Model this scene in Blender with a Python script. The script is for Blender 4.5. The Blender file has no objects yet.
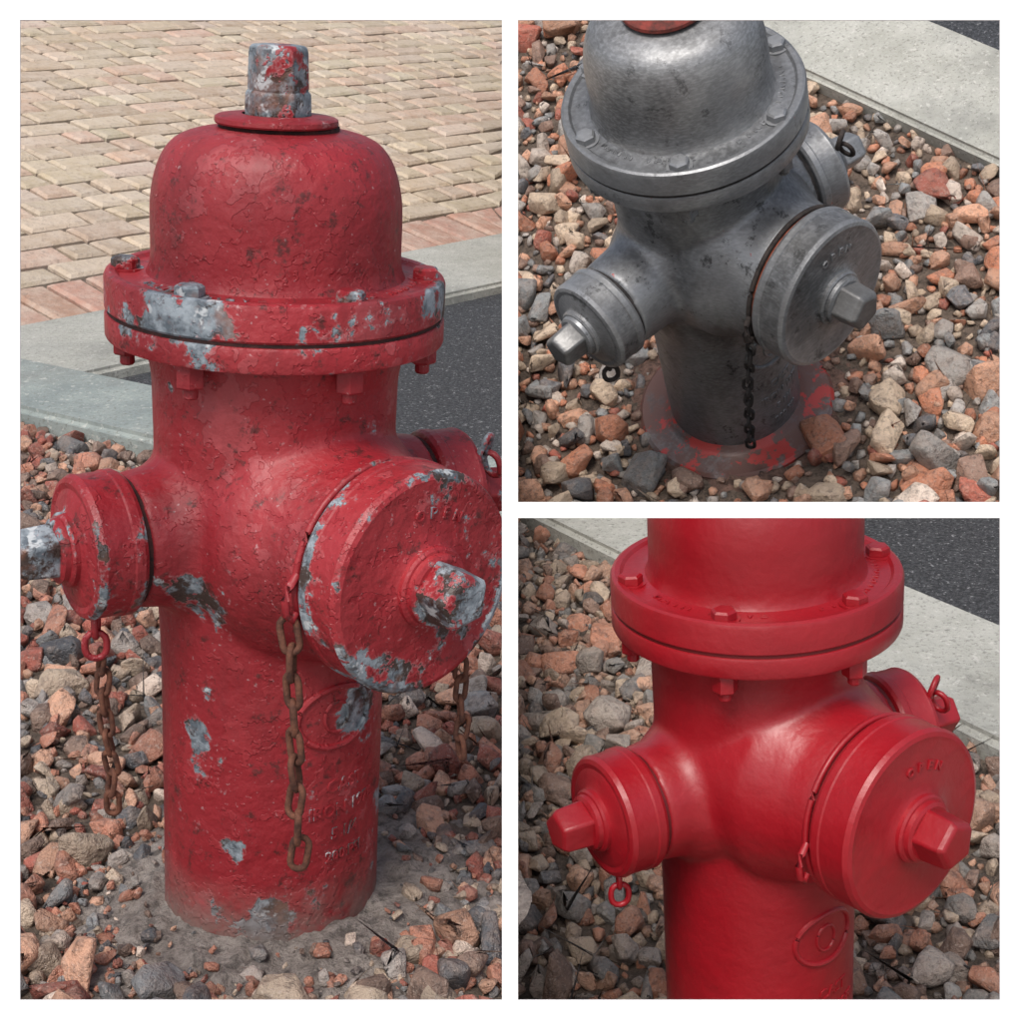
import bpy, bmesh, math, random
import numpy as np
from mathutils import Matrix, Vector, noise as mnoise
random.seed(7); rng=np.random.default_rng(7)
S=bpy.context.scene
D=bpy.data
R=math.radians
PITCH=R(18.5); CAM=Vector((0,0,1.45))
def link(o): S.collection.objects.link(o); return o
# ---------- camera
cd=D.cameras.new("camera"); cam=link(D.objects.new("camera",cd))
cam.location=CAM; cam.rotation_euler=(R(90)-PITCH,0,0); cd.lens=59.77; cd.sensor_width=36; cd.clip_start=0.05; cd.clip_end=1000
S.camera=cam
# ---------- world / sun (bright, hazy overcast)
w=D.worlds.new("World"); S.world=w; w.use_nodes=True
nt=w.node_tree; nt.nodes.clear()
sky=nt.nodes.new("ShaderNodeTexSky"); sky.sky_type='NISHITA'; sky.sun_disc=False
sv=Vector((-0.25,-0.66,1.0)).normalized()
sky.sun_elevation=math.asin(sv.z); sky.sun_rotation=math.atan2(sv.x,sv.y)%(2*math.pi)
sky.dust_density=4; sky.ozone_density=.6
hs=nt.nodes.new("ShaderNodeHueSaturation"); hs.inputs['Saturation'].default_value=.6
bg=nt.nodes.new("ShaderNodeBackground"); bg.inputs[1].default_value=0.15
ow=nt.nodes.new("ShaderNodeOutputWorld"); nt.links.new(sky.outputs[0],hs.inputs['Color']); nt.links.new(hs.outputs[0],bg.inputs[0]); nt.links.new(bg.outputs[0],ow.inputs[0])
sl=D.lights.new("sun","SUN"); sl.energy=2.05; sl.angle=R(22); sl.color=(1,.955,.90)
so=link(D.objects.new("sun",sl)); so.rotation_euler=sv.to_track_quat('Z','Y').to_euler()
S.view_settings.view_transform='Standard'; S.view_settings.look='None'; S.view_settings.exposure=0

# ---------- material helpers
class M:
    def __init__(s,name):
        s.m=D.materials.new(name); s.m.use_nodes=True; s.t=s.m.node_tree; s.b=s.t.nodes["Principled BSDF"]
        s.tc=s.n("ShaderNodeTexCoord")
    def n(s,t): return s.t.nodes.new(t)
    def l(s,a,b): s.t.links.new(a,b)
    def noise(s,scale,detail=4,rough=.6,stretch=None,dist=0,loc=None):
        n=s.n("ShaderNodeTexNoise"); n.inputs['Scale'].default_value=scale; n.inputs['Detail'].default_value=min(detail,5); n.inputs['Roughness'].default_value=rough; n.inputs['Distortion'].default_value=dist
        mp=s.n("ShaderNodeMapping")
        if stretch: mp.inputs['Scale'].default_value=stretch
        mp.inputs['Location'].default_value=loc or (random.random()*7,random.random()*7,random.random()*7)
        s.l(s.tc.outputs['Object'],mp.inputs[0]); s.l(mp.outputs[0],n.inputs[0]); return n.outputs[0]
    def step(s,v,a,b):
        r=s.n("ShaderNodeMapRange"); r.inputs[1].default_value=a; r.inputs[2].default_value=b; s.l(v,r.inputs[0]); return r.outputs[0]
    def math(s,op,a,b):
        r=s.n("ShaderNodeMath"); r.operation=op
        for i,v in enumerate((a,b)):
            if isinstance(v,(int,float)): r.inputs[i].default_value=v
            else: s.l(v,r.inputs[i])
        return r.outputs[0]
    def mul(s,a,b): return s.math('MULTIPLY',a,b)
    def add(s,a,b): return s.math('ADD',a,b)
    def mix(s,f,a,b):
        r=s.n("ShaderNodeMix"); r.data_type='RGBA'
        if isinstance(f,(int,float)): r.inputs[0].default_value=f
        else: s.l(f,r.inputs[0])
        for i,v in ((6,a),(7,b)):
            if isinstance(v,tuple): r.inputs[i].default_value=(*v,1)
            else: s.l(v,r.inputs[i])
        return r.outputs[2]
    def bump(s,h,strength=.5,dist=.002):
        b=s.n("ShaderNodeBump"); b.inputs['Strength'].default_value=strength; b.inputs['Distance'].default_value=dist
        s.l(h,b.inputs['Height']); s.l(b.outputs[0],s.b.inputs['Normal'])
    def col(s,c):
        if isinstance(c,tuple): s.b.inputs['Base Color'].default_value=(*c,1)
        else: s.l(c,s.b.inputs['Base Color'])
    def rough(s,v):
        if isinstance(v,(int,float)): s.b.inputs['Roughness'].default_value=v
        else: s.l(v,s.b.inputs['Roughness'])

PATCH=[((-.115,-.045,.340),.050),((-.094,-.036,.172),.040),((-.098,-.02,.205),.022),((-.034,-.094,.163),.026),((.02,-.10,.225),.045),((-.122,-.072,.574),.040),((-.06,-.125,.578),.03),((.07,-.07,.11),.028),((-.06,-.08,.03),.03),((-.08,-.06,.10),.02),((-.10,.0,.50),.02)]
def paint_mat(name,base,dark,thr,rough=.5,coat=.10,fade=.25,old=True,bmp=.5):
    m=M(name)
    big=m.noise(4,2); med=m.noise(19,5,.7); fine=m.noise(75,4,.6)
    c=m.mix(m.step(big,.3,.7),base,dark)
    if not old:
        c=m.mix(m.mul(m.step(med,.5,.68),.35),c,tuple(x*.62 for x in base))
        m.col(c); m.rough(m.step(med,-.35,1.55)); m.b.inputs['Coat Weight'].default_value=coat; m.b.inputs['Coat Roughness'].default_value=.30
        m.bump(m.add(m.mul(fine,.30),m.mul(m.noise(26,3,.55),.85)),bmp,.005); return m.m
    lay=m.noise(10,5,.72); l1=m.step(lay,.505,.513); l2=m.step(lay,.60,.608)
    c=m.mix(m.mul(l1,.28),c,tuple(x*k for x,k in zip(base,(1.22,2.6,2.0))))
    c=m.mix(m.mul(l2,.35),c,(.45,.11,.12))
    c=m.mix(m.mul(m.step(m.noise(8,5,.7,(1,1,.35)),.48,.66),.65),c,(.15,.010,.014))
    geo=m.n("ShaderNodeNewGeometry")
    v=m.add(m.mul(med,.62),m.mul(big,.38))
    v=m.add(v,m.mul(m.step(geo.outputs['Pointiness'],.5,.6),.11))
    for p,r in PATCH:
        vm=m.n("ShaderNodeVectorMath"); vm.operation='DISTANCE'; m.l(m.tc.outputs['Object'],vm.inputs[0]); vm.inputs[1].default_value=p
        v=m.add(v,m.mul(m.step(vm.outputs['Value'],r,r*.3),.115))
    v=m.add(v,m.mul(m.math('SUBTRACT',fine,.5),.10))
    chip=m.step(v,thr,thr+.006); halo=m.step(v,thr-.02,thr)
    c=m.mix(m.mul(halo,.35),c,(.52,.30,.31))
    under=m.mix(m.step(fine,.40,.62),(.10,.125,.15),(.30,.345,.385))
    under=m.mix(m.step(m.noise(22,5,.75),.50,.57),under,(.05,.032,.027))
    under=m.mix(m.mul(m.step(m.noise(15,4,.7),.55,.62),.6),under,(.22,.09,.055))
    under=m.mix(m.mul(m.step(m.noise(50,3,.7),.60,.65),.8),under,(.55,.58,.60))
    c=m.mix(chip,c,under)
    c=m.mix(m.mul(m.step(m.noise(210,2,.6),.68,.74),.5),c,(.50,.34,.35))
    c=m.mix(m.mul(m.step(m.noise(42,5,.8),.565,.65),.75),c,(.045,.014,.012))
    sx=m.n("ShaderNodeSeparateXYZ"); m.l(m.tc.outputs['Object'],sx.inputs[0])
    c=m.mix(m.mul(m.step(sx.outputs[2],.07,.0),m.step(med,.38,.54)),c,(.19,.14,.12))
    m.col(c); m.rough(m.step(med,-.45,1.30))
    m.b.inputs['Coat Weight'].default_value=coat; m.b.inputs['Coat Roughness'].default_value=.28
    h=m.add(m.mul(fine,.5),m.mul(m.noise(30,3,.6),1.0)); h=m.add(h,m.mul(chip,-.45)); h=m.add(h,m.mul(m.add(l1,l2),.24))
    m.bump(h,bmp,.0055)
    return m.m
def metal_mat(name,base=(.20,.205,.21),rust=.0,metallic=.5,grime=.5):
    m=M(name)
    med=m.noise(9,5,.72); f=m.noise(150,3,.6,(1,1,3))
    c=m.mix(m.step(m.noise(6,5,.65),.35,.65),tuple(x*.6 for x in base),tuple(x*1.35 for x in base))
    c=m.mix(m.mul(m.step(f,.42,.66),.4),c,tuple(x*2.0 for x in base))
    c=m.mix(m.mul(m.step(med,.51,.66),grime),c,(.035,.034,.033))
    c=m.mix(m.mul(m.step(m.noise(30,5,.8),.58,.65),min(1,grime*1.3)),c,(.025,.025,.025))
    geo=m.n("ShaderNodeNewGeometry")
    c=m.mix(m.mul(m.step(geo.outputs['Pointiness'],.51,.6),.5),c,tuple(min(x*2.4,.6) for x in base))
    c=m.mix(m.step(m.noise(26,5,.7),.70,.72),c,(.33,.045,.035))
    if rust>0:
        c=m.mix(m.step(m.noise(14,5,.7),.42,.52),c,(.12,.06,.05))
        c=m.mix(m.step(m.noise(17,5,.75),.53,.56),c,(.38,.04,.035))
    m.col(c); m.b.inputs['Metallic'].default_value=metallic
    m.rough(m.step(med,-.20,1.45))
    m.bump(m.add(m.mul(f,.3),m.mul(m.noise(60,4,.6),.7)),.5,.0025)
    return m.m
def rust_mat(name,c1=(.09,.035,.022),c2=(.22,.085,.05),metallic=.2):
    m=M(name); n=m.noise(70,5,.7); c=m.mix(m.step(n,.35,.65),c1,c2)
    m.col(c); m.rough(.85); m.b.inputs['Metallic'].default_value=metallic; m.bump(m.noise(240,3,.6),.7,.0015); return m.m
def rock_mat(name,dust=.35,rough=.62):
    m=M(name); a=m.n("ShaderNodeAttribute"); a.attribute_name="Col"
    n1=m.noise(30,5,.75); n2=m.noise(80,4,.75)
    c=m.mix(m.mul(m.step(n1,.44,.62),dust),a.outputs[0],(.38,.27,.21))
    c=m.mix(m.mul(m.step(n2,.50,.66),.6),c,(.055,.04,.036))
    c=m.mix(m.mul(m.step(m.noise(190,2,.7),.58,.68),.35),c,(.5,.42,.37))
    m.col(c); m.rough(rough)
    m.bump(m.add(m.mul(n2,.7),n1),.9,.010); return m.m
def soil_mat(name,a=(.075,.058,.046),b=(.18,.135,.105)):
    m=M(name); n=m.noise(110,5,.8); n2=m.noise(20,4,.7); c=m.mix(m.step(n,.38,.62),a,b)
    c=m.mix(m.mul(m.step(n2,.45,.65),.6),c,tuple(x*1.45 for x in b)); c=m.mix(m.mul(m.step(m.noise(60,4,.7),.54,.60),.6),c,tuple(x*.5 for x in a)); m.col(c); m.rough(.95)
    m.bump(m.add(n,n2),1.0,.010); return m.m
def concrete_mat(name,a=(.36,.36,.32),b=(.48,.48,.44)):
    m=M(name); c=m.mix(m.step(m.noise(6,5,.7),.35,.65),a,b)
    n=m.noise(120,4,.75); c=m.mix(m.mul(m.step(n,.54,.64),.65),c,(.15,.145,.13))
    c=m.mix(m.mul(m.step(m.noise(3,5,.7),.50,.66),.5),c,(.20,.205,.19))
    c=m.mix(m.mul(m.step(m.noise(70,4,.7),.58,.66),.5),c,(.66,.65,.61))
    m.col(c); m.rough(.85); m.bump(n,.7,.005); return m.m
def asphalt_mat(name,wet=False):
    m=M(name); n=m.noise(150,4,.85); c=m.mix(m.step(n,.45,.60),(.026,.028,.032),(.11,.115,.125))
    c=m.mix(m.mul(m.step(m.noise(120,3,.7),.61,.67),.9),c,(.40,.40,.41))
    m.col(c); m.rough(.35 if wet else .8); m.bump(n,1.0,.007); return m.m
def paver_mat(name):
    m=M(name); a=m.n("ShaderNodeAttribute"); a.attribute_name="Col"
    n=m.noise(60,4,.75); c=m.mix(m.mul(m.step(m.noise(16,5,.7),.4,.65),.5),a.outputs[0],(.62,.54,.46))
    c=m.mix(m.mul(m.step(n,.52,.66),.5),c,(.28,.21,.17))
    m.col(c); m.rough(.9); m.bump(n,.8,.008); return m.m
def plain_mat(name,c,r=.5):
    m=M(name); m.col(m.mix(m.step(m.noise(40,3),.4,.6),c,tuple(x*.97 for x in c))); m.rough(r); return m.m

# ---------- mesh helpers
def mk(name,verts,faces,mat=None,parent=None,smooth=True,ang=32):
    me=D.meshes.new(name); me.from_pydata([tuple(v) for v in verts],[],faces); me.update()
    if smooth:
        me.polygons.foreach_set("use_smooth",[True]*len(me.polygons)); me.set_sharp_from_angle(angle=R(ang))
    o=link(D.objects.new(name,me))
    if mat: me.materials.append(mat)
    if parent: o.parent=parent
    return o
def lathe(prof,seg=96,mat4=None,rot=0):
    vs=[];fs=[];rings=[]
    for r,z in prof:
        if r<1e-6: rings.append([len(vs)]); vs.append(Vector((0,0,z)))
        else:
            rings.append(list(range(len(vs),len(vs)+seg)))
            for i in range(seg):
                a=2*math.pi*i/seg+rot; vs.append(Vector((r*math.cos(a),r*math.sin(a),z)))
    for A,B in zip(rings,rings[1:]):
        for i in range(seg):
            j=(i+1)%seg
            if len(A)==1 and len(B)>1: fs.append((A[0],B[j],B[i]))
            elif len(B)==1 and len(A)>1: fs.append((A[i],A[j],B[0]))
            elif len(A)>1: fs.append((A[i],A[j],B[j],B[i]))
    if mat4: vs=[mat4@v for v in vs]
    return vs,fs
def join(parts):
    V=[];F=[]
    for vs,fs in parts:
        o=len(V); V+=list(vs); F+=[tuple(i+o for i in f) for f in fs]
    return V,F
def tube(path,r,closed=True,seg=8):
    n=len(path); vs=[];fs=[]
    for i,p in enumerate(path):
        a=path[(i-1)%n] if closed or i>0 else path[0]; b=path[(i+1)%n] if closed or i<n-1 else path[-1]
        t=(b-a).normalized(); up=Vector((0,0,1)) if abs(t.z)<.9 else Vector((1,0,0))
        if closed and tube.nrm is not None: up=tube.nrm
        x=t.cross(up).normalized(); y=x.cross(t).normalized()
        for k in range(seg):
            q=2*math.pi*k/seg; vs.append(p+x*math.cos(q)*r+y*math.sin(q)*r)
    for i in range(n if closed else n-1):
        j=(i+1)%n
        for k in range(seg): fs.append((i*seg+k,i*seg+(k+1)%seg,j*seg+(k+1)%seg,j*seg+k))
    return vs,fs
tube.nrm=None
def link_mesh(hl,hw,r):
    p=[]
    for i in range(7):
        a=math.pi*i/6; p.append(Vector((hw*math.cos(a),0,hl+hw*math.sin(a))))
    for i in range(7):
        a=math.pi+math.pi*i/6; p.append(Vector((hw*math.cos(a),0,-hl+hw*math.sin(a))))
    tube.nrm=Vector((0,1,0)); t=tube(p,r,True,8); tube.nrm=None; return t
def chain(name,start,n,mat,parent,hl=.0075,hw=.0062,r=.0026,down=Vector((0,0,-1)),seed=0):
    rr=random.Random(seed); parts=[]; p=Vector(start); pitch=2*(hl+hw)-1.6*r
    tw=rr.random()*3; Q=(-down).to_track_quat('Z','X').to_matrix().to_4x4()
    for i in range(n):
        a=tw+i*math.pi/2+rr.uniform(-.5,.5)
        Mx=Matrix.Translation(p)@Q@Matrix.Rotation(rr.uniform(-.18,.18),4,'X')@Matrix.Rotation(rr.uniform(-.18,.18),4,'Y')@Matrix.Rotation(a,4,'Z')
        vs,fs=link_mesh(hl,hw,r); parts.append(([Mx@v for v in vs],fs))
        p=p+down*pitch+Vector((rr.uniform(-.0015,.0015),rr.uniform(-.0015,.0015),0))
    return mk(name,*join(parts),mat,parent,ang=80)
def text_mesh(s,size,ext):
    cu=D.curves.new("t","FONT"); cu.body=s; cu.size=size; cu.extrude=ext; cu.bevel_depth=ext*.4; cu.align_x='CENTER'; cu.resolution_u=2; cu.offset=size*.008
    o=D.objects.new("t",cu); link(o); bpy.context.view_layer.update()
    me=o.evaluated_get(bpy.context.evaluated_depsgraph_get()).to_mesh()
    vs=[v.co.copy() for v in me.vertices]; fs=[tuple(p.vertices) for p in me.polygons]
    D.objects.remove(o); return vs,fs

# ---------- hydrant
NZ=.374
def hydrant(world_mat,mats,opts):
    root=D.objects.new("fire_hydrant",None); link(root); root.empty_display_size=.2
    root.matrix_world=world_mat
    body,cap,nutm,chainm,gap,dome=[mats[k] for k in ('body','cap','nut','chain','gap','dome')]
    gap2=mats.get('gap2',gap)
    ex=opts.get('ext',.018); hr=opts.get('hrot',-10); br=opts.get('br',1)
    P=Matrix.Translation((0,0,NZ+opts.get('pz',0)))@Matrix.Rotation(R(90),4,'X')
    H1=Matrix.Translation((0,0,NZ))@Matrix.Rotation(R(hr),4,'Z')@Matrix.Rotation(R(-90),4,'Y')@Matrix.Translation((0,0,ex))
    H2=Matrix.Translation((0,0,NZ+.006))@Matrix.Rotation(R(-17),4,'Z')@Matrix.Rotation(R(90),4,'Y')@Matrix.Translation((0,0,opts.get('ext2',.018)))
    b1=lathe([(0,-.10),(.0985*br,-.10),(.098*br,.1),(.0985*br,.25),(.1015,.32),(.1025,.45),(.1035,.505),(.108,.527),(.112,.536),(0,.536)],96)
    b2=lathe([(0,0),(.112,.01),(.108,.075),(.098,.098),(.0905,.118),(.087,.150),(0,.150)],96,P)
    hp=[(0,-.02),(.088,.01-ex),(.080,.075-ex),(.068,.098-ex),(.0595,.112-ex),(.0565,.118),(0,.118)]
    b3=lathe(hp,72,H1); b4=lathe(hp,72,H2)
    o=mk("barrel",*join([b1,b2,b3,b4]),body,root)
    rm=o.modifiers.new("weld","REMESH"); rm.mode='VOXEL'; rm.voxel_size=.0036; rm.use_smooth_shade=True
    sm=o.modifiers.new("soft","SMOOTH"); sm.factor=.5; sm.iterations=12
    def ring(r,z0,z1,c=.004):
        return [(.09,z0),(r-c,z0),(r-c*.3,z0+c*.3),(r,z0+c),(r,z1-c),(r-c*.3,z1-c*.3),(r-c,z1),(.09,z1)]
    mk("lower_flange",*lathe(ring(.1405,.536,.5575,.003),128),body,root)
    mk("flange_gasket",*lathe([(.09,.5565),(.1385,.5565),(.1385,.5605),(.09,.5605)],96),gap,root)
    top=[(.09,.5595),(.138,.5595),(.1405,.562),(.1405,.586),(.139,.5895),(.136,.591),(.131,.5905),(.128,.5875),(.115,.5875),(.110,.589),(.104,.590)]
    mk("upper_flange",*lathe(top,128),mats.get('flange',body),root)
    ctrl=[(.110,.586),(.1065,.590),(.1038,.597),(.1028,.608),(.1028,.640),(.1015,.656),(.0980,.672),(.0920,.686),(.0830,.6965),(.071,.7025),(.056,.706),(.035,.708),(0,.708)]
    dm=[]
    for i in range(len(ctrl)-1):
        p0=ctrl[max(i-1,0)];p1=ctrl[i];p2=ctrl[i+1];p3=ctrl[min(i+2,len(ctrl)-1)]
        for t in (0,.25,.5,.75):
            f=lambda a,b,c,d:.5*((2*b)+(-a+c)*t+(2*a-5*b+4*c-d)*t*t+(-a+3*b-3*c+d)*t**3)
            dm.append((max(f(p0[0],p1[0],p2[0],p3[0]),1e-4),f(p0[1],p1[1],p2[1],p3[1])))
    dm.append((0,.708))
    bon=mk("bonnet",*lathe(dm,128),dome,root)
    if opts['kind']!='new':
        mk("bonnet_washer",*lathe([(0,.704),(.0475,.704),(.049,.7055),(.049,.7095),(.0475,.7105),(0,.7105)],64,Matrix.Translation((.002,.001,0))),gap,root)
        mk("nut_plate",*lathe([(0,.709),(.049,.7105),(.050,.712),(.0495,.7155),(.047,.717),(.03,.7185),(.028,.7185)],64,Matrix.Translation((-.002,-.001,0))),mats.get('plate',body),root)
        on=join([lathe([(.0268,.716),(.0272,.7185),(.0268,.734),(.0252,.737),(0,.737)],6,rot=.35),
             lathe([(.0240,.735),(.0250,.739),(.0242,.766),(.0235,.7705),(.021,.7725),(0,.7728)],6,rot=.35)])
        o=mk("operating_nut",*on,mats.get('topnut',nutm),root,ang=25)
        bv=o.modifiers.new("b","BEVEL"); bv.width=.0014; bv.segments=3; bv.limit_method='ANGLE'
    parts=[]
    for k in range(6):
        a=R(-90-9+60*k+opts.get('bolt',0)); T=Matrix.Translation((.1235*math.cos(a),.1235*math.sin(a),0))
        r0=random.random()*3
        parts+= [lathe([(.0150,.5865),(.0150,.5895),(0,.5895)],20,T), lathe([(.0112,.589),(.0120,.590),(.0118,.5965),(.0095,.5985),(0,.599)],6,T,r0),
                 lathe([(0,.536),(.0135,.536),(.0135,.5335),(.0115,.5332),(.0118,.530),(.0118,.518),(.0105,.5165),(0,.5165)],6,T,r0+.4),
                 lathe([(.0062,.518),(.0062,.509),(.005,.5075),(0,.5075)],14,T)]
    mk("bolts",*join(parts),mats.get('bolts',body),root,ang=25)
    def cap_prof(r,y0,y1,boss):
        return [(0,y0),(r-.006,y0),(r-.002,y0+.0015),(r,y0+.005),(r,y0+.012),(r-.0012,y0+.0135),(r-.0012,y1-.010),(r-.0005,y1-.006),(r-.003,y1-.0015),(r-.007,y1),(r-.012,y1-.0008),(boss+.012,y1+.002),(boss+.003,y1+.003),(boss,y1+.005),(boss,y1+.009),(boss-.002,y1+.011),(boss-.004,y1+.0115),(boss-.0045,y1+.016),(boss-.008,y1+.018),(0,y1+.018)]
    def capset(nm,Mx,r,y0,y1,boss,nr,nl,cm,nm2,rot):
        mk(nm,*lathe(cap_prof(r,y0,y1,boss),96,Mx),cm,root,ang=28)
        z0=y1+.014
        o=mk(nm+"_nut",*lathe([(nr*1.06,z0),(nr*1.08,z0+.002),(nr*1.0,z0+nl-.006),(nr*.84,z0+nl-.0005),(0,z0+nl)],5,Mx,rot),nm2,root,ang=25)
        bv=o.modifiers.new("b","BEVEL"); bv.width=.0025; bv.segments=3; bv.limit_method='ANGLE'
    capset("pumper_cap",P,.0935,.1525,.200,.034,.0255,.036,cap,nutm,.5)
    capset("hose_cap",H1,.0610,.1205,.163,.031,.0225,.036,cap,nutm,.2)
    capset("hose_cap_rear",H2,.0600,.1205,.163,.031,.0225,.036,body,body,.9)
    mk("pumper_gasket",*lathe([(.05,.146),(.0865,.146),(.0865,.158),(.05,.158)],72,P),gap2,root)
    mk("hose_gaskets",*join([lathe([(.03,.115),(.054,.115),(.054,.125),(.03,.125)],60,H1),lathe([(.03,.115),(.054,.115),(.054,.125),(.03,.125)],60,H2)]),gap,root)
    def circ(Mx,r,z,wr,n=72):
        return tube([Mx@Vector((r*math.cos(2*math.pi*i/n),r*math.sin(2*math.pi*i/n),z)) for i in range(n)],wr,True,8)
    hook=[Vector((-.088,-.148,NZ+.012)),Vector((-.096,-.149,NZ+.004)),Vector((-.101,-.150,NZ-.006)),Vector((-.100,-.150,NZ-.018)),Vector((-.094,-.150,NZ-.024)),Vector((-.090,-.150,NZ-.018))]
    mk("chain_ring",*join([circ(P,.0885,.1465,.0032),tube(hook,.0036,False,8)]),mats['hook'],root,ang=80)
    lk=link_mesh(.003,.0088,.0030)
    e1=H1@Vector((-.066,-.006,.148)); e2=H2@Vector((-.050,-.028,.170))
    e=[([ (Matrix.Translation(e2)@Matrix.Rotation(.6,4,'Y')@Matrix.Rotation(.5,4,'Z'))@v for v in lk[0]],lk[1]),
       ([ (Matrix.Translation(e2+Vector((.006,-.004,-.016)))@Matrix.Rotation(-.3,4,'Y')@Matrix.Rotation(1.7,4,'Z'))@v for v in lk[0]],lk[1]),
       ([ (Matrix.Translation(e1)@Matrix.Rotation(.9,4,'Z'))@v for v in lk[0]],lk[1]),
       ([ (Matrix.Translation(e1+Vector((-.003,-.004,-.018)))@Matrix.Rotation(-.5,4,'Z'))@v for v in lk[0]],lk[1])]
    mk("chain_eyes",*join(e),mats['hook'],root,ang=80)
    parts=[]
    def on_barrel(vs,z,R0,az=0):
        out=[]
        for v in vs:
            th=az+v.x/R0; rr=R0+v.z; out.append(Vector((rr*math.sin(th),-rr*math.cos(th),z+v.y)))
        return out
    for s,z,sz in (("CAST",.150,.017),("IRON 1978",.127,.016),("5 1/4",.104,.015),("200 PSI",.082,.014)):
        vs,fs=text_mesh(s,sz,.0007); parts.append((on_barrel(vs,z,.0982*br,R(4)),fs))
    n=60; el=[Vector((.037*math.cos(2*math.pi*i/n),.028*math.sin(2*math.pi*i/n),0)) for i in range(n)]
    parts.append(tube(on_barrel(el,.222,.0985*br,R(-3)),.0030,True,8))
    el=[Vector((.012*math.cos(2*math.pi*i/n),.014*math.sin(2*math.pi*i/n),0)) for i in range(n)]
    parts.append(tube(on_barrel(el,.222,.0985*br,R(-3)),.0018,True,8))
    def arc(s,rad,Mx,size,a0,step,z,inward=False):
        for i,ch in enumerate(s):
            if ch==' ': continue
            vs,fs=text_mesh(ch,size,.0010); a=a0-(i-(len(s)-1)/2)*step
            if inward: a=a0+(i-(len(s)-1)/2)*step
            MM=Mx@Matrix.Rotation(a-R(90) if not inward else a+R(90),4,'Z')@Matrix.Translation((0,rad if not inward else -rad,z))
            parts.append(([MM@v for v in vs],fs))
    arc("OPEN",.056,P,.012,R(80),R(13),.2012)
    arc("FIRE HYDRANT",.1165,Matrix.Identity(4),.013,R(-70),R(6.2),.5875,True)
    arc("MAIN VALVE",.1165,Matrix.Identity(4),.013,R(-160),R(6.2),.5875,True)
    mk("cast_lettering",*join(parts),body,root,ang=40)
    dn=(world_mat.to_3x3().normalized().inverted()@Vector((0,0,-1))).normalized()
    if opts['kind']=='old':
        chain("cap_chain",(-.096,-.150,NZ-.036),9,chainm,root,seed=2,down=dn,hl=.0078,hw=.0066,r=.0029)
        chain("cap_chain_hose",e1+Vector((.004,.0,-.036)),8,chainm,root,seed=5,hl=.0062,hw=.0054,r=.0025,down=dn)
        chain("cap_chain_rear",(.062,-.178,NZ-.078),6,chainm,root,seed=8,hl=.006,hw=.005,r=.0024,down=dn)
    if opts['kind']=='bare':
        chain("cap_chain",(-.096,-.150,NZ-.036),13,chainm,root,seed=4,hl=.0062,hw=.0052,r=.0023,down=Vector((.08,.22,-1)).normalized())
        b=.88; gz=opts['gz']
        mk("base_flange",*lathe([(.08,gz-.02),(.150*b,gz-.02),(.153*b,gz-.012),(.152*b,gz+.004),(.147*b,gz+.008),(.115*b,gz+.010),(.108*b,gz+.014),(.099*b,gz+.022),(.08,gz+.022)],96),mats['base'],root)
    return root,bon

def cammat(): return Matrix(((1,0,0,0),(0,math.sin(PITCH),-math.cos(PITCH),0),(0,math.cos(PITCH),math.sin(PITCH),0),(0,0,0,1)))
def frame(Xa,Ya,Za,O,s=1):
    C=cammat(); m=Matrix.Identity(4)
    for i,v in enumerate((Xa,Ya,Za)):
        v=(C@Vector(v)).normalized()*s
        for r in range(3): m[r][i]=v[r]
    o=C@Vector(O)+CAM
    for r in range(3): m[r][3]=o[r]
    return m
SC=1.64
LRM=frame((.998,.0606,0),(-.0206,.3403,-.940),(-.057,.938,.341),(.2696,-.608,-1.84))
URM=frame((.941,.337,0),(-.259,.723,-.640),(-.216,.603,.768),(.321*SC,.12*SC,-2.38*SC),SC)
DZ=.045; DY=.83*DZ
URP=URM@Matrix.Translation((0,-DY,DZ))
GZ=.602
LM=Matrix.Translation((-.2255,1.40,GZ))

oldred=dict(base=(.34,.017,.026),dark=(.235,.010,.017))
m_old=dict(body=paint_mat("old_red_paint",thr=.600,fade=.35,bmp=.65,**oldred),
           flange=paint_mat("old_red_paint_flange",thr=.592,bmp=.65,**oldred),
           cap=paint_mat("old_red_paint_worn",thr=.558,fade=.4,bmp=.7,**oldred),
           nut=paint_mat("old_red_paint_chipped",thr=.525,fade=.4,bmp=.7,**oldred),
           topnut=paint_mat("old_red_paint_nearly_bare",thr=.490,fade=.4,bmp=.65,**oldred),
           bolts=paint_mat("old_red_paint_bolts",thr=.64,bmp=.5,**oldred),
           plate=paint_mat("old_red_paint_plate",thr=.64,bmp=.5,**oldred),
           dome=paint_mat("old_red_paint_bonnet",thr=.655,fade=.45,bmp=.65,**oldred),
           chain=rust_mat("rusty_chain",(.06,.025,.018),(.19,.075,.045)),gap=rust_mat("dark_gap",(.012,.01,.01),(.07,.02,.018)),
           hook=paint_mat("old_red_paint_hook",thr=.56,**oldred))
newred=dict(base=(.40,.008,.017),dark=(.31,.005,.012))
pr=paint_mat("fresh_red_paint",thr=2,coat=.35,old=False,bmp=.55,**newred)
m_new=dict(body=pr,cap=pr,nut=pr,dome=pr,chain=pr,gap=plain_mat("painted_gap",(.13,.006,.008)),hook=pr)
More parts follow.
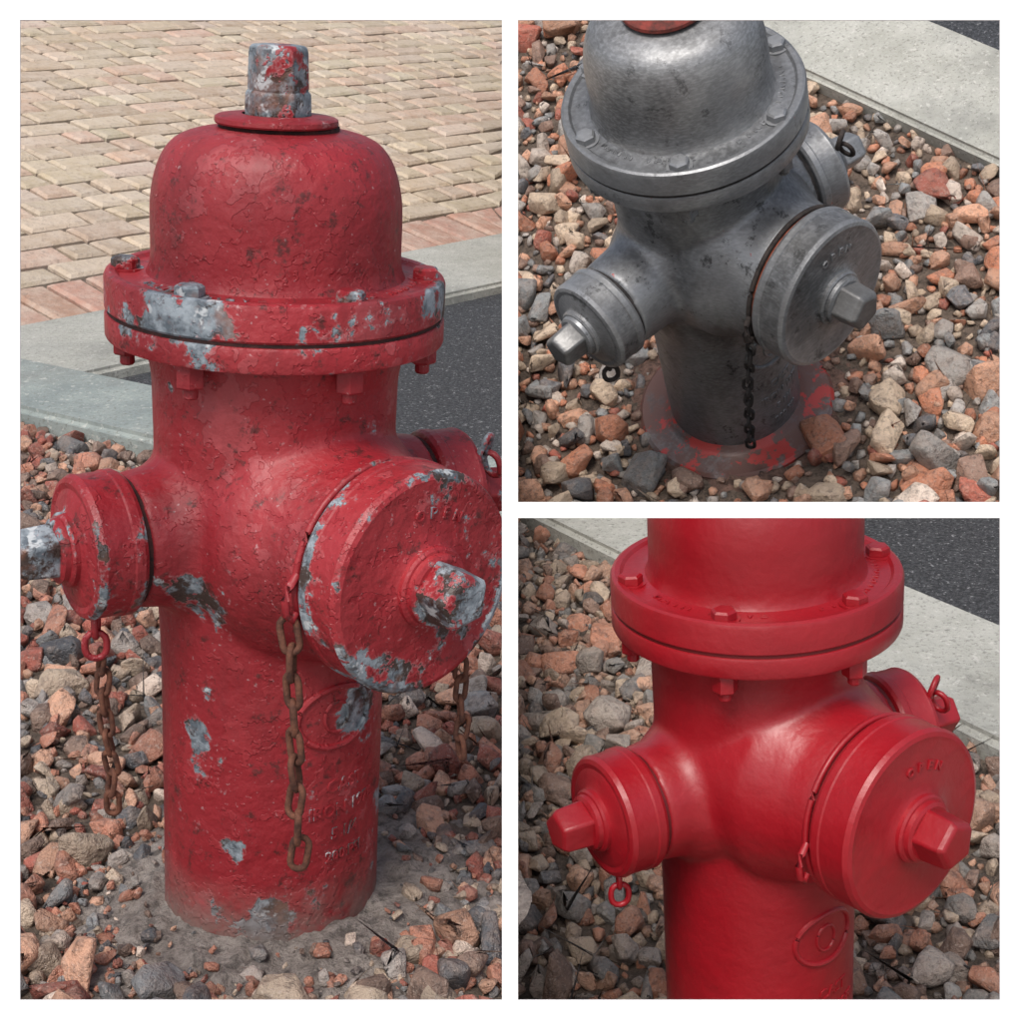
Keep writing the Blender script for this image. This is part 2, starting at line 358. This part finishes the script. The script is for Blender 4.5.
m_bare=dict(body=metal_mat("bare_cast_iron",(.165,.17,.178),grime=.6),cap=metal_mat("bare_iron_cap",(.185,.19,.198),grime=.5),nut=metal_mat("bare_iron_nut",(.13,.13,.13)),dome=metal_mat("bare_iron_bonnet",(.25,.255,.262),grime=.4),chain=rust_mat("black_chain",(.015,.014,.014),(.05,.045,.045),.4),
            gap=rust_mat("black_gap",(.012,.011,.011),(.035,.03,.03),0),gap2=rust_mat("rust_gasket",(.10,.03,.018),(.36,.09,.045),0),plate=rust_mat("rust_plate",(.05,.02,.016),(.24,.04,.03),0),
            hook=rust_mat("dark_hook",(.02,.018,.018),(.07,.055,.05),.4),base=metal_mat("rusty_base",(.12,.1,.1),rust=.6,metallic=.1))

hydrant(LM@Matrix.Rotation(R(3.0),4,'Y')@Matrix.Rotation(R(44),4,'Z'),m_old,dict(kind='old'))
hydrant(URM@Matrix.Rotation(R(29),4,'Z'),m_bare,dict(kind='bare',bolt=20,hrot=-3,ext=.042,ext2=.012,br=.91,gz=DZ))
rt,bon=hydrant(LRM@Matrix.Rotation(R(37),4,'Z'),m_new,dict(kind='new',bolt=10,pz=.016,ext=.022))
# the third hydrant stops where the upper bed begins
upn=Vector((0,math.sin(PITCH),math.cos(PITCH)))
bm=bmesh.new(); bm.from_mesh(bon.data); inv=rt.matrix_world.inverted()
pl=inv@CAM; nl=(inv.to_3x3()@upn).normalized()
bmesh.ops.bisect_plane(bm,geom=bm.verts[:]+bm.edges[:]+bm.faces[:],plane_co=pl,plane_no=nl,clear_outer=True)
be=[e for e in bm.edges if e.is_boundary and all(abs((v.co-pl).dot(nl))<1e-4 for v in e.verts)]
bmesh.ops.holes_fill(bm,edges=be,sides=0); bm.to_mesh(bon.data); bm.free()

CL_L=[(Vector((-.004,0,0)),Vector((-1,0,0)))]
CL_LR=[(Vector((.004,0,0)),Vector((1,0,0))),(CAM-upn*.004,-upn)]
CL_UR=[(Vector((.004,0,0)),Vector((1,0,0))),(CAM+upn*.004,upn)]
def clip(bm,cl):
    for p,n in cl:
        bmesh.ops.bisect_plane(bm,geom=bm.verts[:]+bm.edges[:]+bm.faces[:],plane_co=p,plane_no=-n,clear_outer=True)
def bed(name,pts,mat,cl):
    bm=bmesh.new(); bm.faces.new([bm.verts.new(p) for p in pts]); clip(bm,cl)
    f=bm.faces[:][0]; tp=[v.co.copy() for v in f.verts]; bm.free(); n=len(tp)
    vs=tp+[Vector((p.x,p.y,0.0)) for p in tp]
    fs=[tuple(range(n))]+[(i,(i+1)%n,n+(i+1)%n,n+i) for i in range(n)]
    return mk(name,vs,fs,mat,smooth=False)
def slab(name,mtx,pts,z0,z1,mat,cl,bevel=.006):
    bm=bmesh.new(); lo=[bm.verts.new((x,y,z0)) for x,y in pts]; hi=[bm.verts.new((x,y,z1)) for x,y in pts]; n=len(pts)
    bm.faces.new(hi); bm.faces.new(lo[::-1])
    for i in range(n): bm.faces.new((lo[i],lo[(i+1)%n],hi[(i+1)%n],hi[i]))
    bmesh.ops.recalc_face_normals(bm,faces=bm.faces[:])
    if bevel: bmesh.ops.bevel(bm,geom=[e for e in bm.edges if all(v.co.z>z1-1e-6 for v in e.verts)],offset=bevel,segments=3,affect='EDGES')
    bmesh.ops.transform(bm,matrix=mtx,verts=bm.verts[:]); clip(bm,cl)
    me=D.meshes.new(name); bm.to_mesh(me); bm.free(); o=link(D.objects.new(name,me)); me.materials.append(mat); return o
def band(n,c0,c1,s0,s1):
    n=Vector(n).normalized(); d=Vector((n.y,-n.x))
    return [tuple(n*c0+d*s0),tuple(n*c0+d*s1),tuple(n*c1+d*s1),tuple(n*c1+d*s0)]

# ---------- rocks
def protos(k,bev):
    out=[]
    for i in range(k):
        bm=bmesh.new(); ax=Vector((random.uniform(.85,1.25),random.uniform(.7,1.0),random.uniform(.5,.85)))
        for j in range(random.randint(12,20)):
            v=Vector([random.gauss(0,1) for _ in range(3)]).normalized(); v=Vector([math.copysign(abs(c)**.75,c) for c in v]); v*=random.uniform(.82,1.05)
            bm.verts.new((v.x*ax.x,v.y*ax.y,v.z*ax.z))
        r=bmesh.ops.convex_hull(bm,input=bm.verts[:]); bmesh.ops.delete(bm,geom=[g for g in r['geom_interior'] if isinstance(g,bmesh.types.BMVert)],context='VERTS')
        bmesh.ops.dissolve_limit(bm,angle_limit=R(14),verts=bm.verts[:],edges=bm.edges[:])
        if bev: bmesh.ops.bevel(bm,geom=bm.edges[:],offset=random.uniform(.06,.14),segments=2,affect='EDGES',profile=.6)
        bmesh.ops.triangulate(bm,faces=bm.faces[:]); bm.verts.index_update()
        out.append((np.array([v.co[:] for v in bm.verts]),np.array([[v.index for v in f.verts] for f in bm.faces]))); bm.free()
    return out
PB=protos(30,True); PS=protos(16,False)
PAL={'a':[((.42,.18,.12),3.2),((.30,.09,.065),2.4),((.50,.28,.19),2.2),((.43,.34,.26),2.2),((.19,.195,.20),2.0),((.08,.085,.095),1.7),((.30,.27,.25),1.4),((.18,.12,.095),1.8),((.54,.44,.37),.6)],
     'b':[((.52,.21,.12),2.8),((.58,.31,.20),2.8),((.57,.44,.32),3.2),((.27,.28,.28),1.7),((.13,.135,.145),1.3),((.42,.39,.36),1.8),((.26,.16,.12),1.4),((.64,.54,.46),1.3),((.42,.12,.08),.7)],
     'c':[((.42,.19,.12),3.0),((.48,.28,.19),2.8),((.44,.34,.25),2.8),((.25,.235,.215),2.0),((.13,.125,.12),1.4),((.34,.29,.25),1.8),((.22,.14,.105),2.0)]}
def gravel(mtx,x0,x1,y0,y1,cell,rad,keep,pal,mat,cl,extra=None):
    cols=[p[0] for p in PAL[pal]]; wts=np.array([p[1] for p in PAL[pal]]); wts=wts/wts.sum()
    m3=np.array(mtx.to_3x3()); tr=np.array(mtx.translation)
    V=[];F=[];C=[];off=0
    def add(x,y,z,r,P):
        nonlocal off
        vs,fs=P[rng.integers(len(P))]
        q=rng.normal(size=4); q[1:3]*=.55; q/=np.linalg.norm(q); a,b,c,d=q
        Rm=np.array([[1-2*(c*c+d*d),2*(b*c-a*d),2*(b*d+a*c)],[2*(b*c+a*d),1-2*(b*b+d*d),2*(c*d-a*b)],[2*(b*d-a*c),2*(c*d+a*b),1-2*(b*b+c*c)]])
        v=(vs*r*rng.uniform(.82,1.2,3))@Rm.T+np.array([x,y,z]); v=v@m3.T+tr
        for p,n in cl:
            p=np.array(p);n=np.array(n); dd=(v-p)@n
            if dd.max()<0: return
            v=v-np.outer(np.minimum(dd,0),n)
        V.append(v);F.append(fs+off);off+=len(vs)
        col=np.array(cols[rng.choice(len(cols),p=wts)])*rng.uniform(.7,1.3); C.append(np.tile(np.append(col,1),(len(fs),1)))
    for ix in range(int((x1-x0)/cell)):
        for iy in range(int((y1-y0)/cell)):
            x=x0+(ix+.5+rng.uniform(-.48,.48))*cell; y=y0+(iy+.5+rng.uniform(-.48,.48))*cell
            if not keep(x,y,1): continue
            r=rad*rng.choice([.5,.62,.75,.9,1.05,1.35],p=[.16,.22,.23,.19,.13,.07])
            add(x,y,r*.30+rng.uniform(-.1,.35)*rad,r,PB)
    c2=cell*.60
    for ix in range(int((x1-x0)/c2)):
        for iy in range(int((y1-y0)/c2)):
            x=x0+(ix+rng.uniform(0,1))*c2; y=y0+(iy+rng.uniform(0,1))*c2
            if not keep(x,y,0): continue
            r=rad*rng.uniform(.2,.5); add(x,y,r*.3,r,PS)
    if extra:
        for x,y,z,r in extra: add(x,y,z,r,PB)
    V=np.concatenate(V);F=np.concatenate(F);C=np.concatenate(C)
    me=D.meshes.new("gravel"); me.vertices.add(len(V)); me.vertices.foreach_set("co",V.ravel())
    me.loops.add(F.size); me.loops.foreach_set("vertex_index",F.ravel().astype(np.int32))
    me.polygons.add(len(F)); me.polygons.foreach_set("loop_start",np.arange(0,F.size,3,dtype=np.int32)); me.polygons.foreach_set("loop_total",np.full(len(F),3,dtype=np.int32))
    me.update(calc_edges=True); me.validate()
    a=me.attributes.new("Col","FLOAT_COLOR","FACE"); a.data.foreach_set("color",C.ravel())
    me.materials.append(mat); return link(D.objects.new("gravel",me))

soil=soil_mat("soil"); conc=concrete_mat("concrete"); conc2=concrete_mat("concrete_bluish",(.22,.26,.255),(.34,.38,.36)); asp=asphalt_mat("asphalt"); aspw=asphalt_mat("asphalt_damp",True)
mk("ground",[(-200,-200,0),(200,-200,0),(200,200,0),(-200,200,0)],[(0,1,2,3)],concrete_mat("ground_paving",(.28,.28,.27),(.38,.38,.36)),smooth=False)

# ---- left bed
bed("soil_bed",[Vector(p) for p in ((-2.6,1.0,GZ),(0,1.0,GZ),(0,5.03,GZ),(-2.6,5.03,GZ))],soil,CL_L)
T=Matrix.Translation((0,0,GZ))
nk=(.581,.814)
slab("asphalt_road",T,[(-.98,3.42),(0.02,2.58),(.02,5.06),(-.05,5.06)],-.01,.006,asp,CL_L,0)
slab("kerb",T,band(nk,1.925,2.19,-2.98,-1.0),-.05,.042,conc2,CL_L,.012)
slab("kerb",T,[(-2.2,1.758),(.05,4.342),(.05,5.13),(-2.2,2.45)],-.05,.034,conc,CL_L,.01)
O=Vector((-.035,5.03,GZ+.02)); U=Vector((.642,.767,0)); G=Vector((-.767*math.cos(R(13)),.642*math.cos(R(13)),math.sin(R(13))))
N=U.cross(G).normalized()
bed("paving_base",[O+U*a+G*b-N*.014 for a,b in ((-3.2,0),(6,0),(6,6),(-3.2,6))],soil_mat("joint_sand",(.13,.10,.08),(.24,.19,.155)),CL_L)
V=[];F=[];C=[]
bw,bh,g=.204,.102,.006
def block(u0,u1,v0,v1,col):
    dz=random.uniform(-.003,.003); tl=[random.uniform(-.002,.002) for _ in range(4)]; c=.010; o=len(V); j=lambda:random.uniform(-.004,.004)
    q=[(u0+j(),v0+j()),(u1+j(),v0+j()),(u1+j(),v1+j()),(u0+j(),v1+j())]; ins=[(c,c),(-c,c),(-c,-c),(c,-c)]
    for (a,b) in q: V.append(O+U*a+G*b-N*.032)
    for (a,b),t in zip(q,tl): V.append(O+U*a+G*b+N*(dz+t-.007))
    for (a,b),t,(i,k) in zip(q,tl,ins): V.append(O+U*(a+i)+G*(b+k)+N*(dz+t))
    fs=[(o+8,o+9,o+10,o+11)]+[(o+4+i,o+4+(i+1)%4,o+8+(i+1)%4,o+8+i) for i in range(4)]+[(o+i,o+(i+1)%4,o+4+(i+1)%4,o+4+i) for i in range(4)]
    F.extend(fs); C.extend([(*col,1)]*len(fs))
def jc(c,a=.10): k=random.uniform(1-a,1+a); return tuple(x*k*random.uniform(.97,1.03) for x in c)
u=-3.0
while u<5.5: block(u+g,u+.111-g,.006,.222-g,jc((.42,.25,.19))); u+=.111
tones=[(.51,.42,.31),(.47,.38,.28),(.55,.45,.35),(.45,.35,.26),(.51,.37,.28)]
rows=int(5.2/bh)
for r in range(rows):
    v=.226+r*bh; u=-3.0+(r%2)*bw*.5
    while u<5.5:
        base=random.choice(tones)
        if random.random()<.4: block(u+g,u+bw/2-g,v+g,v+bh-g,jc(base)); block(u+bw/2+g,u+bw-g,v+g,v+bh-g,jc(random.choice(tones)))
        else: block(u+g,u+bw-g,v+g,v+bh-g,jc(base))
        u+=bw
for v in V: v.x=min(v.x,-.004)
o=mk("brick_paving",V,F,paver_mat("clay_pavers"),smooth=False)
a=o.data.attributes.new("Col","FLOAT_COLOR","FACE"); a.data.foreach_set("color",np.array(C,dtype=np.float32).ravel())
n2=Vector(nk).normalized()
def keepL(x,y,big):
    d=math.hypot(x+.2255,y-1.40)
    if x*n2.x+y*n2.y>1.918: return False
    lim=.172+.06*mnoise.noise(Vector((x*6,y*6,3)))
    return d>(lim if big else .145+.04*mnoise.noise(Vector((x*9,y*9,1))))
ex=[]
for i in range(480):
    a=random.uniform(0,2*math.pi); d=.10+.11*random.random()**.5; ex.append((-.2255+d*math.cos(a),1.40+d*math.sin(a),.018*(1-(d-.09)/.14)+.001,random.choice([.002,.003,.004,.005,.007,.010])))
gravel(T,-1.6,.02,1.05,3.2,.0285,.0215,keepL,'a',rock_mat("gravel_stone_dark",.35),CL_L,ex)
def pad(name,mtx,r0,h,mat,inner=.08,rough=1):
    vs=[];fs=[];nr=40;ns=200
    for i in range(nr):
        t=i/(nr-1)
        for k in range(ns):
            a=2*math.pi*k/ns; rr=inner+(r0*(1+.22*mnoise.noise(Vector((math.cos(a)*1.6,math.sin(a)*1.6,5))))-inner)*t
            x=rr*math.cos(a);y=rr*math.sin(a)
            z=h*(1-t**1.6)+rough*(.006*mnoise.noise(Vector((x*16,y*16,0)))*min(1,t*4+.1)+.007*mnoise.noise(Vector((x*50,y*50,4)))*min(1,t*3+.3)+.004*mnoise.noise(Vector((x*130,y*130,4))))-.005
            vs.append(mtx@Vector((x,y,z)))
    for i in range(nr-1):
        for k in range(ns): fs.append((i*ns+k,(i+1)*ns+k,(i+1)*ns+(k+1)%ns,i*ns+(k+1)%ns))
    return mk(name,vs,fs,mat,ang=180)
pad("concrete_footing",LM,.235,.018,soil_mat("crumbly_concrete",(.17,.145,.13),(.37,.325,.295)))

# ---- lower right bed
def quad(m,x0,x1,y0,y1,z=0): return [m@Vector(p) for p in ((x0,y0,z),(x1,y0,z),(x1,y1,z),(x0,y1,z))]
nLR=Vector((.862,.507)).normalized()
bed("soil_bed",quad(LRM,-.6,1.6,-.5,3.2),soil,CL_LR)
slab("asphalt_road",LRM,band(nLR,1.0,3.0,-3,2),-.01,.006,asp,CL_LR,0)
slab("kerb",LRM,band(nLR,.699,1.012,-3,2),-.03,.040,conc,CL_LR,.012)
def keepLR(x,y,big):
    return nLR.x*x+nLR.y*y<.692 and math.hypot(x,y)>.115
gravel(LRM,-.5,1.2,-.3,2.1,.034,.0265,keepLR,'c',rock_mat("gravel_stone_brown",.4),CL_LR)
# ---- upper right bed
nUR=Vector((.894,.447)).normalized()
bed("soil_bed",quad(URP,-1.0,1.5,-.8,1.6),soil,CL_UR)
slab("asphalt_road",URP,band(nUR,.77,1.8,-2,1.5),-.01,.006,aspw,CL_UR,0)
slab("kerb",URP,band(nUR,.574,.783,-2,1.5),-.03,.028,conc,CL_UR,.008)
def keepUR(x,y,big):
    d=math.hypot(x,y-DY); lim=.152+.04*mnoise.noise(Vector((x*8,y*8,2)))
    return nUR.x*x+nUR.y*y<.572 and d>(lim if big else .134)
gravel(URP,-.8,.8,-.6,1.35,.031,.0250,keepUR,'b',rock_mat("gravel_stone_orange",.35,.5),CL_UR)
pad("rusty_soil",URP@Matrix.Translation((0,DY,0)),.185,.010,soil_mat("rusty_soil",(.08,.05,.04),(.22,.13,.10)),.10,.7)

# ---------- white borders and gutters between the three panels, built as a frame on legs
wm=plain_mat("white_gloss_paint",(.93,.93,.93),.4)
dF=1.12; k=dF/1700
C4=cammat()
def bar(x0,x1,y0,y1,th=.0015):
    vs=[]
    for z in (-dF,-dF-th):
        for x,y in ((x0,y0),(x1,y0),(x1,y1),(x0,y1)): vs.append(C4@Vector((x,y,z))+CAM)
    return vs,[(0,1,2,3),(7,6,5,4),(0,4,5,1),(1,5,6,2),(2,6,7,3),(3,7,4,0)]
E=560*k
fr=[bar(-E,-492*k,-E,E),bar(490*k,E,-E,E),bar(-492*k,490*k,492*k,E),bar(-492*k,490*k,-E,-490*k),bar(-9*k,7*k,-490*k,492*k),bar(7*k,490*k,-7*k,9*k)]
for sx in (-1,1):
    p=C4@Vector((sx*E*.97,-E,-dF-.008))+CAM
    vs=[Vector((p.x+a*.012,p.y+b*.012,z)) for z in (0,p.z) for a,b in ((-1,-1),(1,-1),(1,1),(-1,1))]
    fr.append((vs,[(0,1,5,4),(1,2,6,5),(2,3,7,6),(3,0,4,7)]))
mk("white_border_frame",*join(fr),wm,smooth=False)
